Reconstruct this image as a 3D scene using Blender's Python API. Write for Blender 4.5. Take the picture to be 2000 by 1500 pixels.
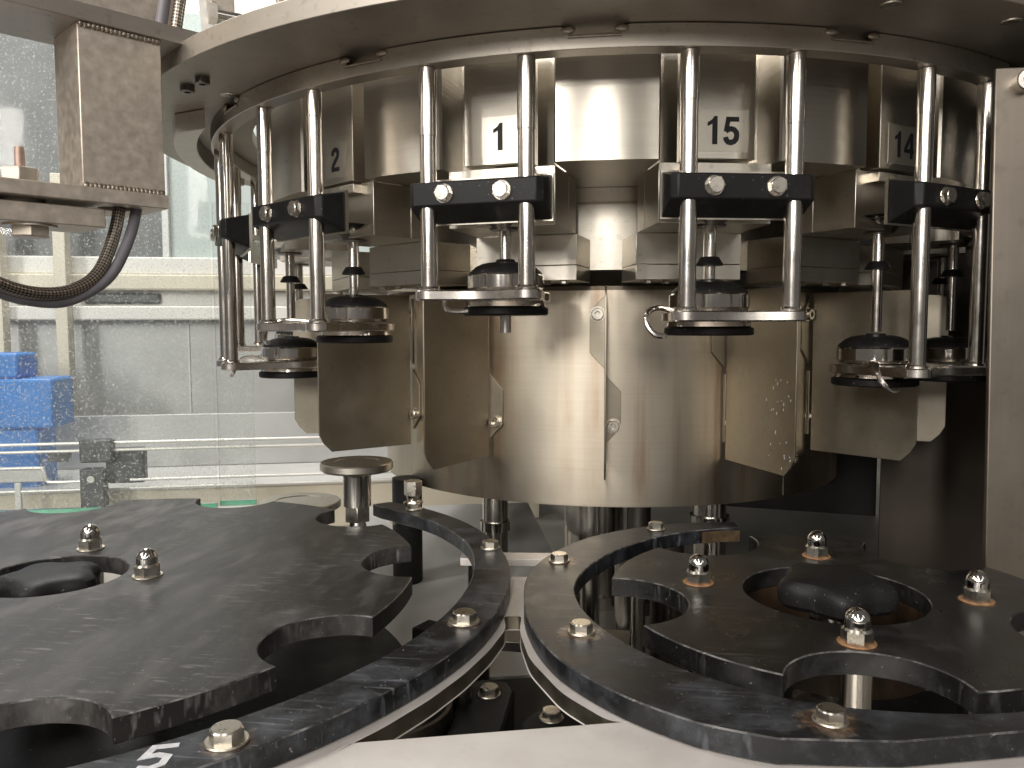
import bpy, bmesh, math, random
from math import sin, cos, pi, radians, hypot, atan2, sqrt
from mathutils import Vector, Matrix
random.seed(7)
for o in list(bpy.data.objects): bpy.data.objects.remove(o)
scene = bpy.context.scene
COL = scene.collection
Z0 = 0.44                      # floor z = 0; the camera eye stands Z0 above it

# ------------------------------------------------------------------ camera
cam_d = bpy.data.cameras.new('camera'); cam = bpy.data.objects.new('camera', cam_d); COL.objects.link(cam)
YAW, PITCH, ROLL = radians(6.6), radians(4.14), radians(-0.14)
fw = Vector((-sin(YAW)*cos(PITCH), cos(YAW)*cos(PITCH), -sin(PITCH)))
rt = Vector((cos(YAW), sin(YAW), 0)); up = rt.cross(fw)
rt, up = rt*cos(ROLL)+up*sin(ROLL), -rt*sin(ROLL)+up*cos(ROLL)
M = Matrix((rt, up, -fw)).transposed().to_4x4(); M.translation = (0, -1.3, Z0)
cam.matrix_world = M
cam_d.sensor_width = 36; cam_d.lens = 36*1580/2000; cam_d.clip_start = 0.01; cam_d.clip_end = 60
scene.camera = cam
# ------------------------------------------------------------------ world, lamps, exposure
W = bpy.data.worlds.new('World'); scene.world = W; W.use_nodes = True
bg = W.node_tree.nodes['Background']; bg.inputs[0].default_value = (1.0, 0.95, 0.885, 1); bg.inputs[1].default_value = 0.125
def lamp(name, loc, target, sx, sy, power, col=(1, .955, .895)):
    d = bpy.data.lights.new(name, 'AREA'); d.shape = 'RECTANGLE'; d.size = sx; d.size_y = sy; d.energy = power; d.color = col
    o = bpy.data.objects.new(name, d); COL.objects.link(o); o.location = (loc[0], loc[1], loc[2]+Z0)
    v = Vector(target)-Vector(loc); o.rotation_euler = v.to_track_quat('-Z', 'Y').to_euler(); return o
for ly, pw in ((-2.0, 15), (-3.4, 27), (-5.0, 45), (-8.0, 107)):      # unseen overhead lamps; farther rows added for frontal fill and reflections
    lamp('unseen_area_lamp', (-0.12, ly, 1.5), (-0.06, -0.4, 0.0), 0.20, 1.0, pw*.40)
    lamp('unseen_area_lamp', (-1.9, ly+.5, 1.5), (-0.3, -0.5, -0.1), 0.30, 1.2, pw*.95)
    lamp('unseen_area_lamp', (1.9, ly, 1.5), (0.3, -0.6, -0.1), 0.30, 1.0, pw*.16)
lamp('unseen_area_lamp', (-1.25, 0.40, 1.5), (-0.95, 0.60, 0.0), 1.8, 0.4, 44, (1, .97, .93))  # unseen lamp added over the conveyor to brighten the background
vs = scene.view_settings; vs.view_transform = 'Standard'; vs.look = 'None'; vs.gamma = 1; vs.exposure = 0.0
vs.use_curve_mapping = False
scene.render.engine = 'CYCLES'
scene.cycles.max_bounces = 8; scene.cycles.glossy_bounces = 5; scene.cycles.diffuse_bounces = 3; scene.cycles.transparent_max_bounces = 10

# ------------------------------------------------------------------ materials
def nt(name):
    m = bpy.data.materials.new(name); m.use_nodes = True
    t = m.node_tree; return m, t, t.nodes['Principled BSDF'], t.links
def N(t, k, **kw):
    n = t.nodes.new(k)
    for a, b in kw.items(): setattr(n, a, b)
    return n
def coord(t, l, scale=(1, 1, 1)):
    c = N(t, 'ShaderNodeTexCoord'); mp = N(t, 'ShaderNodeMapping'); mp.inputs['Scale'].default_value = scale
    l.new(c.outputs['Object'], mp.inputs['Vector']); return mp.outputs['Vector']
def noise(t, l, vec, scale, detail=4, rough=.55):
    n = N(t, 'ShaderNodeTexNoise'); n.inputs['Scale'].default_value = scale; n.inputs['Detail'].default_value = detail
    n.inputs['Roughness'].default_value = rough; l.new(vec, n.inputs['Vector']); return n.outputs[0]
def ramp(t, l, fac, stops):
    r = N(t, 'ShaderNodeValToRGB'); e = r.color_ramp.elements
    while len(e) < len(stops): e.new(.5)
    for i, (p, c) in enumerate(stops):
        e[i].position = p; e[i].color = (c, c, c, 1) if not hasattr(c, '__len__') else (*c, 1)
    l.new(fac, r.inputs[0]); return r.outputs[0]
def mix(t, l, fac, a, b, mode='MIX'):
    m = N(t, 'ShaderNodeMix', data_type='RGBA', blend_type=mode)
    for s, v in ((m.inputs[0], fac), (m.inputs[6], a), (m.inputs[7], b)):
        if hasattr(v, 'is_linked'): l.new(v, s)
        elif hasattr(v, '__len__'): s.default_value = (*v, 1)
        else: s.default_value = v
    return m.outputs[2]
def bump(t, l, b, h, strength, dist=.001):
    n = N(t, 'ShaderNodeBump'); n.inputs['Strength'].default_value = strength; n.inputs['Distance'].default_value = dist
    l.new(h, n.inputs['Height']); l.new(n.outputs[0], b.inputs['Normal'])
def steel(name, c0, c1, r0, r1, spots=0., metal=1., grain=(3, 3, 260), aniso=0., gstr=.12, nscale=9, dark=None, streak=None):
    m, t, b, l = nt(name); v = coord(t, l); g = coord(t, l, grain)
    n1 = noise(t, l, v, nscale, 6); n2 = noise(t, l, v, nscale*9, 5); ng = noise(t, l, g, 1.0, 3)
    c = mix(t, l, ramp(t, l, n1, [(.3, 0.), (.7, 1.)]), c0, c1)
    c = mix(t, l, ramp(t, l, ng, [(.3, .10), (.7, 0.)]), c, tuple(x*.5 for x in c0))
    if spots: c = mix(t, l, ramp(t, l, n2, [(.58, 0.), (.72, spots)]), c, dark or tuple(x*.35 for x in c0))
    if streak:                                # dried runs, longer than wide
        ns = noise(t, l, coord(t, l, (34, 34, 1.6)), 1.0, 5, .6); nm = noise(t, l, coord(t, l, (4, 4, 7)), 1.0, 3)
        sf = mix(t, l, 1., ramp(t, l, ns, [(.46, 0.), (.68, 1.)]), ramp(t, l, nm, [(.38, .15), (.6, .95)]), 'MULTIPLY')
        c = mix(t, l, sf, c, streak)
    l.new(c, b.inputs['Base Color']); b.inputs['Metallic'].default_value = metal
    r = N(t, 'ShaderNodeMapRange'); r.inputs[3].default_value = r0; r.inputs[4].default_value = r1
    r.inputs[1].default_value = .3; r.inputs[2].default_value = .7
    l.new(n1, r.inputs[0]); l.new(r.outputs[0], b.inputs['Roughness'])
    if aniso:
        b.inputs['Anisotropic'].default_value = aniso; b.inputs['Anisotropic Rotation'].default_value = .25
        tg = N(t, 'ShaderNodeTangent', direction_type='RADIAL', axis='Z'); l.new(tg.outputs[0], b.inputs['Tangent'])
    bump(t, l, b, ng, gstr, .0004)
    return m
def plastic(name, base=.016, scuff=.12, rough=(.32, .5), sscale=14, pts=(), stretch=(1, 1, 1), tint=(1, .97, .95), amount=.8, prange=(.02, .045), spec=.22, rustmax=.65, scr=.38):
    m, t, b, l = nt(name); v = coord(t, l, stretch)
    n1 = noise(t, l, v, sscale, 8, .65); n2 = noise(t, l, v, 330, 4, .6); n3 = noise(t, l, v, sscale*.35, 3)
    dust = ramp(t, l, n1, [(.47, 0.), (.78, amount)])
    c = mix(t, l, dust, tuple(base*x for x in tint), tuple(scuff*x for x in tint))
    for ang, sx, sy, lo in ((.5, 16, 240, .62), (-.35, 22, 300, .63), (1.2, 14, 260, .64)):      # fine scratches
        mp = N(t, 'ShaderNodeMapping'); mp.inputs['Rotation'].default_value = (0, 0, ang); mp.inputs['Scale'].default_value = (sx, sy, 40)
        l.new(v, mp.inputs[0]); sc = ramp(t, l, noise(t, l, mp.outputs[0], 1., 2, .5), [(lo, 0.), (lo+.10, scr)])
        sc = mix(t, l, 1., sc, ramp(t, l, n3, [(.45, .0), (.66, 1.)]), 'MULTIPLY')
        c = mix(t, l, sc, c, tuple(min(1, 2.2*scuff*x) for x in tint))
    sp = ramp(t, l, n2, [(.66, 0.), (.70, .75)])
    sp = mix(t, l, 1., sp, ramp(t, l, n3, [(.40, .12), (.62, 1.)]), 'MULTIPLY')
    c = mix(t, l, sp, c, (.35, .33, .32))
    if pts:                                   # dried rust and scale round the bolts
        oc = N(t, 'ShaderNodeTexCoord').outputs['Object']; tot = None
        for p in pts:
            vd = N(t, 'ShaderNodeVectorMath', operation='DISTANCE'); l.new(oc, vd.inputs[0]); vd.inputs[1].default_value = p
            mr = N(t, 'ShaderNodeMapRange'); mr.inputs[1].default_value = prange[0]*.45; mr.inputs[2].default_value = prange[1]*.62
            mr.inputs[3].default_value = 1; mr.inputs[4].default_value = 0; l.new(vd.outputs['Value'], mr.inputs[0])
            if tot is None: tot = mr.outputs[0]
            else:
                mx = N(t, 'ShaderNodeMath', operation='MAXIMUM'); l.new(tot, mx.inputs[0]); l.new(mr.outputs[0], mx.inputs[1]); tot = mx.outputs[0]
        nn = noise(t, l, v, 120, 6, .7)
        ad = N(t, 'ShaderNodeMath', operation='MULTIPLY_ADD'); l.new(tot, ad.inputs[0]); ad.inputs[1].default_value = .62; l.new(nn, ad.inputs[2])
        f = ramp(t, l, ad.outputs[0], [(.74, 0.), (1.0, rustmax)])
        rc = ramp(t, l, noise(t, l, v, 60, 3), [(.35, (.07, .035, .018)), (.52, (.20, .12, .065)), (.66, (.42, .36, .29))])
        c = mix(t, l, f, c, rc)
    l.new(c, b.inputs['Base Color'])
    r = N(t, 'ShaderNodeMapRange'); r.inputs[1].default_value = .35; r.inputs[2].default_value = .7
    r.inputs[3].default_value = rough[0]; r.inputs[4].default_value = rough[1]; l.new(n1, r.inputs[0]); l.new(r.outputs[0], b.inputs['Roughness'])
    b.inputs['Specular IOR Level'].default_value = spec
    bump(t, l, b, n2, .12, .0005)
    return m
def flat(name, c, rough=.5, metal=0., var=.15, scale=30, bstr=.05):
    m, t, b, l = nt(name); v = coord(t, l); n = noise(t, l, v, scale, 5)
    cc = mix(t, l, ramp(t, l, n, [(.3, 0.), (.7, 1.)]), tuple(x*(1-var) for x in c), tuple(min(1, x*(1+var)) for x in c))
    l.new(cc, b.inputs['Base Color']); b.inputs['Roughness'].default_value = rough; b.inputs['Metallic'].default_value = metal
    bump(t, l, b, n, bstr, .001); return m

MT = {}
MT['tank'] = steel('brushed_steel', (.56, .52, .455), (.64, .60, .53), .27, .34, aniso=.85, gstr=.5, grain=(5, 5, 420))
MT['drum'] = steel('brushed_drum_steel', (.50, .445, .36), (.60, .54, .445), .34, .46, aniso=.65, gstr=.2, grain=(5, 5, 380), nscale=6, streak=(.33, .215, .14))
MT['sheet'] = steel('dull_sheet_steel', (.36, .32, .255), (.44, .395, .32), .38, .52, spots=.18, grain=(40, 40, 60), gstr=.08, nscale=14)
MT['rod'] = steel('polished_rod_steel', (.66, .62, .57), (.74, .70, .65), .14, .24, spots=.2, grain=(60, 60, 300), gstr=.06, nscale=30)
MT['chrome'] = steel('turned_steel', (.66, .62, .57), (.72, .68, .63), .08, .16, grain=(20, 20, 600), gstr=.04, nscale=30)
MT['ring'] = steel('ring_plate_steel', (.36, .325, .285), (.44, .40, .35), .46, .60, spots=.3, grain=(30, 30, 200), gstr=.1, nscale=12)
MT['block'] = steel('milled_block_steel', (.55, .51, .44), (.62, .58, .51), .28, .40, spots=.35, grain=(12, 12, 260), gstr=.12, nscale=18)
MT['plate'] = steel('scoured_plate_steel', (.70, .65, .61), (.80, .76, .725), .42, .56, spots=.10, metal=.35, grain=(30, 30, 30), gstr=.06, nscale=22, dark=(.40, .36, .30))
MT['wallshade'] = steel('shaded_wall_steel', (.26, .235, .185), (.36, .325, .26), .35, .5, spots=.4, grain=(80, 80, 40), gstr=.1, nscale=60)  # mounting plate side walls: shade painted in as a darker steel
MT['pickled'] = steel('pickled_welded_steel', (.52, .455, .385), (.70, .63, .545), .40, .55, spots=.3, metal=.75, grain=(50, 50, 50), gstr=.12, nscale=110, dark=(.30, .25, .20))
MT['panel'] = steel('guard_panel_steel', (.24, .21, .175), (.30, .265, .225), .36, .48, spots=.2, grain=(220, 220, 5), gstr=.12, nscale=7)
MT['rail'] = steel('lit_rail_steel', (.46, .42, .37), (.56, .52, .46), .34, .48, spots=.35, grain=(30, 30, 200), gstr=.1, nscale=16)  # lighter than the ring steel: reflected room light put into the base colour
MT['frame'] = steel('buffed_frame_steel', (.68, .63, .58), (.76, .72, .67), .22, .32, grain=(60, 60, 200), gstr=.06, nscale=40)
MT['bolt'] = steel('bolt_steel', (.58, .54, .47), (.68, .64, .57), .24, .36, spots=.4, grain=(90, 90, 90), gstr=.2, nscale=90)
MT['dome'] = steel('dome_nut_steel', (.62, .59, .55), (.70, .67, .63), .07, .2, grain=(90, 90, 90), gstr=.05, nscale=60)
MT['dark_steel'] = steel('dark_oily_steel', (.16, .145, .13), (.24, .22, .195), .3, .5, spots=.4, grain=(20, 20, 60), gstr=.1, nscale=14)
MT['weld'] = steel('weld_bead_steel', (.30, .255, .21), (.42, .37, .31), .42, .55, spots=.4, grain=(200, 200, 200), gstr=.4, nscale=120)
MT['black'] = plastic('black_clamp_plastic', .009, .03, (.38, .5), 25, amount=.4, scr=.1)
MT['rubber'] = plastic('black_rubber', .008, .022, (.42, .6), 40, amount=.4, scr=.1)
MT['knob'] = plastic('black_knob_plastic', .012, .035, (.42, .55), 18, amount=.4, scr=.1)
MT['underplate'] = plastic('dark_underplate', .018, .05, (.4, .6), 18, amount=.4, scr=.1)
MT['rust'] = flat('rusty_washer', (.36, .20, .10), .7, .3, .4, 160, .3)
MT['washer'] = steel('stained_washer', (.52, .475, .40), (.62, .58, .51), .3, .5, spots=.6, nscale=120, dark=(.3, .16, .07))
MT['glassedge'] = flat('green_glass_edge', (.12, .36, .24), .15, 0, .2)
MT['blue'] = flat('blue_plastic', (.02, .20, .62), .35, 0, .12, 12)
MT['white'] = flat('white_painted_metal', (.72, .70, .66), .45, 0, .06, 8)
MT['cream'] = flat('cream_painted_metal', (.66, .60, .48), .45, 0, .08, 8)
MT['grey'] = flat('grey_blue_sheet', (.50, .50, .49), .4, .2, .12, 5)
MT['lightgrey'] = flat('light_grey_sheet', (.68, .67, .65), .4, .1, .1, 6)
MT['palecyan'] = flat('pale_cyan_sheet', (.42, .48, .47), .5, 0, .1, 6)
MT['darkgrey'] = flat('dark_grey_panel', (.060, .066, .070), .4, .1, .35, 9)
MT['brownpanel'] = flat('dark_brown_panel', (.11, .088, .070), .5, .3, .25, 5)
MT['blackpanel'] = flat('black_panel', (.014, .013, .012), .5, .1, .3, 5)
MT['railwhite'] = flat('bright_rail', (.80, .78, .74), .3, .3, .05, 8)
MT['cable'] = flat('grey_cable_sheath', (.17, .16, .18), .4, 0, .1, 60)
MT['ink'] = flat('black_ink', (.022, .022, .024), .5, 0, .3, 200)
MT['label'] = flat('clear_label_film', (.42, .39, .335), .34, .9, .05, 40)
MT['paint'] = flat('white_marker_paint', (.62, .62, .64), .6, 0, .2, 200)
MT['copper'] = flat('copper_stud', (.46, .33, .27), .5, .5, .2, 100)
MT['brass'] = flat('rusty_wear_pad', (.065, .038, .016), .75, .05, .6, 120, .4)
MT['floor'] = flat('floor_steel', (.40, .38, .34), .42, .5, .2, 4)
MT['slot'] = flat('deep_black_slot', (.008, .008, .008), .7, 0, .2)
def braid():
    m, t, b, l = nt('braided_steel_hose')
    uv = N(t, 'ShaderNodeUVMap').outputs[0]
    def wave(sx, sy):
        mp = N(t, 'ShaderNodeMapping'); mp.inputs['Scale'].default_value = (sx, sy, 1); l.new(uv, mp.inputs[0])
        w = N(t, 'ShaderNodeTexChecker'); w.inputs['Scale'].default_value = 1
        mp.inputs['Rotation'].default_value = (0, 0, radians(45)); l.new(mp.outputs[0], w.inputs[0]); return w.outputs['Fac']
    w = wave(22, 420)
    c = mix(t, l, w, (.10, .085, .07), (.52, .46, .40)); l.new(c, b.inputs['Base Color'])
    b.inputs['Metallic'].default_value = .9; b.inputs['Roughness'].default_value = .35; bump(t, l, b, w, .6, .0008); return m
MT['braid'] = braid()
def dirty_glass():
    m, t, b, l = nt('dirty_guard_glass')
    v = coord(t, l); out = [n for n in t.nodes if n.type == 'OUTPUT_MATERIAL'][0]
    tr = N(t, 'ShaderNodeBsdfTransparent'); tr.inputs[0].default_value = (.955, .968, .962, 1)
    df = N(t, 'ShaderNodeBsdfDiffuse'); df.inputs[0].default_value = (.62, .63, .62, 1)
    gl = N(t, 'ShaderNodeBsdfGlossy'); gl.inputs['Roughness'].default_value = .04
    n1 = noise(t, l, v, 4, 5); n2 = noise(t, l, v, 190, 3, .7); n3 = noise(t, l, v, 45, 4, .7)
    f1 = ramp(t, l, n1, [(.3, .02), (.7, .08)]); f2 = ramp(t, l, n2, [(.57, 0.), (.68, .6)]); f3 = ramp(t, l, n3, [(.55, 0.), (.8, .18)])
    a = N(t, 'ShaderNodeMath', operation='ADD'); l.new(f1, a.inputs[0]); l.new(f2, a.inputs[1])
    a2 = N(t, 'ShaderNodeMath', operation='ADD', use_clamp=True); l.new(a.outputs[0], a2.inputs[0]); l.new(f3, a2.inputs[1])
    m1 = N(t, 'ShaderNodeMixShader'); l.new(a2.outputs[0], m1.inputs[0]); l.new(tr.outputs[0], m1.inputs[1]); l.new(df.outputs[0], m1.inputs[2])
    fr = N(t, 'ShaderNodeFresnel'); fr.inputs[0].default_value = 1.12
    m2 = N(t, 'ShaderNodeMixShader'); l.new(fr.outputs[0], m2.inputs[0]); l.new(m1.outputs[0], m2.inputs[1]); l.new(gl.outputs[0], m2.inputs[2])
    l.new(m2.outputs[0], out.inputs[0]); t.nodes.remove(b); return m
MT['glass'] = dirty_glass()

# ------------------------------------------------------------------ mesh helpers
def link(name, mesh, mat, parent=None, loc=(0, 0, 0), rot=(0, 0, 0), smooth=32, bevel=0, seg=2):
    o = bpy.data.objects.new(name, mesh); COL.objects.link(o)
    if mat is not None and not mesh.materials: mesh.materials.append(mat if not isinstance(mat, str) else MT[mat])
    o.location = loc; o.rotation_euler = rot
    if parent is not None: o.parent = parent
    if smooth and not mesh.get('sm'):
        mesh.polygons.foreach_set('use_smooth', [True]*len(mesh.polygons)); mesh.set_sharp_from_angle(angle=radians(smooth)); mesh['sm'] = 1
    if bevel:
        b = o.modifiers.new('bevel', 'BEVEL'); b.width = bevel; b.segments = seg; b.limit_method = 'ANGLE'; b.angle_limit = radians(40); b.harden_normals = False
    return o
def to_mesh(bm, name='m'):
    bmesh.ops.recalc_face_normals(bm, faces=bm.faces)
    me = bpy.data.meshes.new(name); bm.to_mesh(me); bm.free(); return me
def box_bm(x0, x1, y0, y1, z0, z1, bm=None):
    bm = bm or bmesh.new()
    v = [bm.verts.new((x, y, z)) for z in (z0, z1) for y in (y0, y1) for x in (x0, x1)]
    for f in ((0, 2, 3, 1), (4, 5, 7, 6), (0, 1, 5, 4), (2, 6, 7, 3), (0, 4, 6, 2), (1, 3, 7, 5)): bm.faces.new([v[i] for i in f])
    return bm
def box(*a): return to_mesh(box_bm(*a))
def prism_bm(pts, z0, z1, bm=None):
    bm = bm or bmesh.new(); n = len(pts)
    a = [bm.verts.new((x, y, z0)) for x, y in pts]; b = [bm.verts.new((x, y, z1)) for x, y in pts]
    bm.faces.new(a[::-1]); bm.faces.new(b)
    for i in range(n): bm.faces.new((a[i], a[(i+1) % n], b[(i+1) % n], b[i]))
    return bm
def prism(pts, z0, z1): return to_mesh(prism_bm(pts, z0, z1))
def prism_axis(pts, t0, t1, axis):
    """polygon in a plane extruded along axis: 'x' -> pts are (y,z)"""
    bm = prism_bm(pts, t0, t1)
    for v in bm.verts:
        a, b, c = v.co
        v.co = (c, a, b) if axis == 'x' else (a, c, b)
    return to_mesh(bm)
def lathe_bm(prof, seg=48, bm=None, cx=0, cy=0, cap=True):
    bm = bm or bmesh.new(); rings = []
    for r, z in prof:
        if r < 1e-6: rings.append([bm.verts.new((cx, cy, z))])
        else: rings.append([bm.verts.new((cx+r*cos(2*pi*i/seg), cy+r*sin(2*pi*i/seg), z)) for i in range(seg)])
    for a, b in zip(rings, rings[1:]):
        for i in range(seg):
            j = (i+1) % seg
            if len(a) == 1 and len(b) > 1: bm.faces.new((a[0], b[i], b[j]))
            elif len(b) == 1 and len(a) > 1: bm.faces.new((a[i], a[j], b[0]))
            elif len(a) > 1: bm.faces.new((a[i], a[j], b[j], b[i]))
    if cap:
        for r in (rings[0], rings[-1]):
            if len(r) > 1: bm.faces.new(r)
    return bm
def lathe(prof, seg=48, cap=True): return to_mesh(lathe_bm(prof, seg, cap=cap))
def tube(path, r, seg=14, closed_ends=True):
    """smooth tube through points; uv.x round, uv.y along (metres)"""
    P = [Vector(p) for p in path]; Q = []
    n = len(P)
    for i in range(n-1):
        p0, p1, p2, p3 = P[max(i-1, 0)], P[i], P[i+1], P[min(i+2, n-1)]
        for k in range(8):
            s = k/8; Q.append(.5*((2*p1)+(-p0+p2)*s+(2*p0-5*p1+4*p2-p3)*s*s+(-p0+3*p1-3*p2+p3)*s**3))
    Q.append(P[-1]); bm = bmesh.new(); uvl = bm.loops.layers.uv.new('UVMap'); rings = []; ln = [0]
    for i in range(1, len(Q)): ln.append(ln[-1]+(Q[i]-Q[i-1]).length)
    ref = None
    for i, q in enumerate(Q):
        t = (Q[min(i+1, len(Q)-1)]-Q[max(i-1, 0)]).normalized()
        if ref is None: ref = t.orthogonal().normalized()
        ref = (ref-t*ref.dot(t)).normalized(); b = t.cross(ref)
        rings.append([bm.verts.new(q+r*(ref*cos(2*pi*k/seg)+b*sin(2*pi*k/seg))) for k in range(seg)])
    for i in range(len(rings)-1):
        for k in range(seg):
            j = (k+1) % seg; f = bm.faces.new((rings[i][k], rings[i][j], rings[i+1][j], rings[i+1][k]))
            for lp, (a, c) in zip(f.loops, ((k, i), (k+1, i), (k+1, i+1), (k, i+1))): lp[uvl].uv = (a/seg, ln[c])
    bm.faces.new(rings[0][::-1]); bm.faces.new(rings[-1]); return to_mesh(bm)
def cyl(r, z0, z1, seg=24): return lathe([(r, z0), (r, z1)], seg)
def plate2d(loops, z0, z1, bev=.0008, name='plate', wear=None):
    """flat plate with holes: closed 2-D outlines, real thickness and small chamfer"""
    cu = bpy.data.curves.new(name, 'CURVE'); cu.dimensions = '2D'; cu.fill_mode = 'BOTH'
    for lp in loops:
        s = cu.splines.new('POLY'); s.points.add(len(lp)-1); s.use_cyclic_u = True
        for p, (x, y) in zip(s.points, lp): p.co = (x, y, 0, 1)
    cu.extrude = (z1-z0)/2-bev; cu.bevel_depth = bev; cu.bevel_resolution = 0; cu.offset = -bev
    o = bpy.data.objects.new('tmp', cu); COL.objects.link(o)
    bpy.context.view_layer.update()
    me = bpy.data.meshes.new_from_object(o.evaluated_get(bpy.context.evaluated_depsgraph_get()))
    bpy.data.objects.remove(o); bpy.data.curves.remove(cu)
    for v in me.vertices: v.co.z += (z0+z1)/2
    me.materials.clear()
    if wear:
        me.materials.append(MT[wear[0]]); me.materials.append(MT[wear[1]])
    bm = bmesh.new(); bm.from_mesh(me); bmesh.ops.remove_doubles(bm, verts=bm.verts, dist=1e-5); bmesh.ops.recalc_face_normals(bm, faces=bm.faces)
    for fc in bm.faces: fc.material_index = 1 if wear and .3 < abs(fc.normal.z) < .95 else 0
    bm.to_mesh(me); bm.free()
    return me
def arc(cx, cy, r, a0, a1, n=24):
    return [(cx+r*cos(radians(a0+(a1-a0)*i/n)), cy+r*sin(radians(a0+(a1-a0)*i/n))) for i in range(n+1)]
def circle(cx, cy, r, n=48): return arc(cx, cy, r, 0, 360*(n-1)/n, n-1)
def thing(name, label, cat, loc=(0, 0, 0), rotz=0, group=None, kind=None):
    o = bpy.data.objects.new(name, None); COL.objects.link(o); o.empty_display_size = .02
    o.location = (loc[0], loc[1], loc[2]+Z0); o.rotation_euler = (0, 0, rotz)
    tag(o, label, cat, group, kind); return o
def tag(o, label=None, cat=None, group=None, kind=None):
    if label: o['label'] = label
    if cat: o['category'] = cat
    if group: o['group'] = group
    if kind: o['kind'] = kind
    return o
def single(o, label, cat, group=None, kind=None):
    o.location.z += Z0; return tag(o, label, cat, group, kind)
def at(a, r, t, z):
    a = radians(a); return (r*sin(a)+t*cos(a), -r*cos(a)+t*sin(a), z)
# shared small hardware meshes -------------------------------------------------
def hexagon(r, rot=0): return [(r*cos(pi/3*i+rot), r*sin(pi/3*i+rot)) for i in range(6)]
def hex_head_mesh(r, h):
    bm = prism_bm(hexagon(r), 0, h*.86)
    lathe_bm([(r*.93, h*.86), (r*.84, h)], 24, bm); return to_mesh(bm)
def stamp_head(r, h): return hex_head_mesh(r, h)
HEX9 = hex_head_mesh(.0092, .0068); WASH9 = lathe([(.0050, 0), (.0116, 0), (.0118, .0008), (.0112, .0016), (.0050, .0016)], 32, False)
HEXS = hex_head_mesh(.0082, .006); WASHS = lathe([(.004, 0), (.0098, 0), (.0100, .0006), (.0096, .0014), (.004, .0014)], 28, False)
WASHB = lathe([(.0050, 0), (.0104, 0), (.0106, .0006), (.0102, .0012), (.0050, .0012)], 32, False)
HEXT = hex_head_mesh(.0042, .0035)
def acorn_meshes():
    hx = to_mesh(lathe_bm([(.0102, .0082), (.0086, .0102)], 24, prism_bm(hexagon(.0108), 0, .0086)))
    dm = lathe([(.0087, .0098), (.0088, .0145)]+[(.0088*cos(radians(a)), .0145+.0092*sin(radians(a))) for a in range(10, 91, 10)][:-1]+[(0, .0237)], 32)
    ws = lathe([(.004, 0), (.0128, 0), (.0131, .0006), (.0125, .0013), (.004, .0013)], 36, False)
    return hx, dm, ws
AC = acorn_meshes()
def acorn(parent, loc, rusty, rz=0, s=1.0):
    n = link('acorn_nut', AC[0], 'bolt', parent, (loc[0], loc[1], loc[2]+.0013), (radians(random.uniform(-1.5, 1.5)), 0, rz)); n.scale = (s,)*3
    link('dome', AC[1], 'dome', n)
    w = link('washer', AC[2], None, n, (0, 0, -.0013)); w.material_slots[0].link = 'OBJECT' if w.material_slots else 'DATA'
    return n, w
for m_ in (AC[2], WASH9, WASHS): m_.materials.append(MT['washer'])
def hexbolt(parent, loc, rot=(0, 0, 0), mesh=HEX9, wash=WASH9, mat='bolt', wh=.0016, name='hex_bolt'):
    R = Matrix.Rotation(rot[2], 3, 'Z') if rot[0] == 0 and rot[1] == 0 else None
    b = link(name, mesh, mat, parent, loc, rot)
    if wash: link('washer', wash, 'washer', b, (0, 0, -wh))
    return b
SOCK = lathe([(.0, .0020), (.0036, .0020), (.0036, .0068), (.0064, .0068), (.0071, .0061), (.0071, .0012), (.0090, .0012), (.0090, 0)], 28, True)

# ------------------------------------------------------------------ the setting: floor
f = link('floor', box(-4, 4, -2.2, 4.5, -.5, 0), 'floor'); tag(f, kind='structure'); f['label'] = 'dull steel floor below the filling machine'
del f['label']

# ------------------------------------------------------------------ filling tank (upper drum) with recessed number plates and valve blocks
STN = {'4': -84, '3': -60, '2': -36, '1': -12, '15': 12, '14': 36, '13': 60, '12': 84}
RT_ = .519; ZT = .1557
tank = thing('filling_tank', 'brushed steel filling tank drum with numbered recessed plates above the lower drum', 'tank', (0, 0, ZT))
out = []
for k in range(15):
    a = -12+24*k
    def P(r, t):
        x, y, _ = at(a, r, t, 0); return (x, y)
    out += [P(.5155, -.0600), P(.513, -.0580), P(.462, -.0570), P(.462, .0570), P(.513, .0580), P(.5155, .0600)]
    n = 6
    h = math.degrees(.0615/RT_)
    for i in range(n+1):
        b = radians(a+h+(24-2*h)*i/n); out.append((RT_*sin(b), -RT_*cos(b)))
link('tank_wall', prism(out, 0, .155), 'tank', tank, smooth=20)
link('core_column', lathe([(.33, -.0925), (.362, -.0925), (.362, -.018), (.368, -.016), (.368, -.0006)], 96, False), 'block', tank)
def ribbon(path, w):
    """flat stroke polygon quads"""
    bm = bmesh.new(); P = [Vector((x, y, 0)) for x, y in path]; L = []
    for i, p in enumerate(P):
        d0 = (p-P[i-1]).normalized() if i else (P[1]-p).normalized(); d1 = (P[i+1]-p).normalized() if i < len(P)-1 else d0
        d = (d0+d1); d = d.normalized() if d.length > 1e-6 else d0
        n = Vector((-d.y, d.x, 0)); k = w/2/max(.5, abs(n.dot(Vector((-d0.y, d0.x, 0)))))
        L.append((bm.verts.new(p+n*k), bm.verts.new(p-n*k)))
    for a, b in zip(L, L[1:]): bm.faces.new((a[0], b[0], b[1], a[1]))
    return bm
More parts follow.
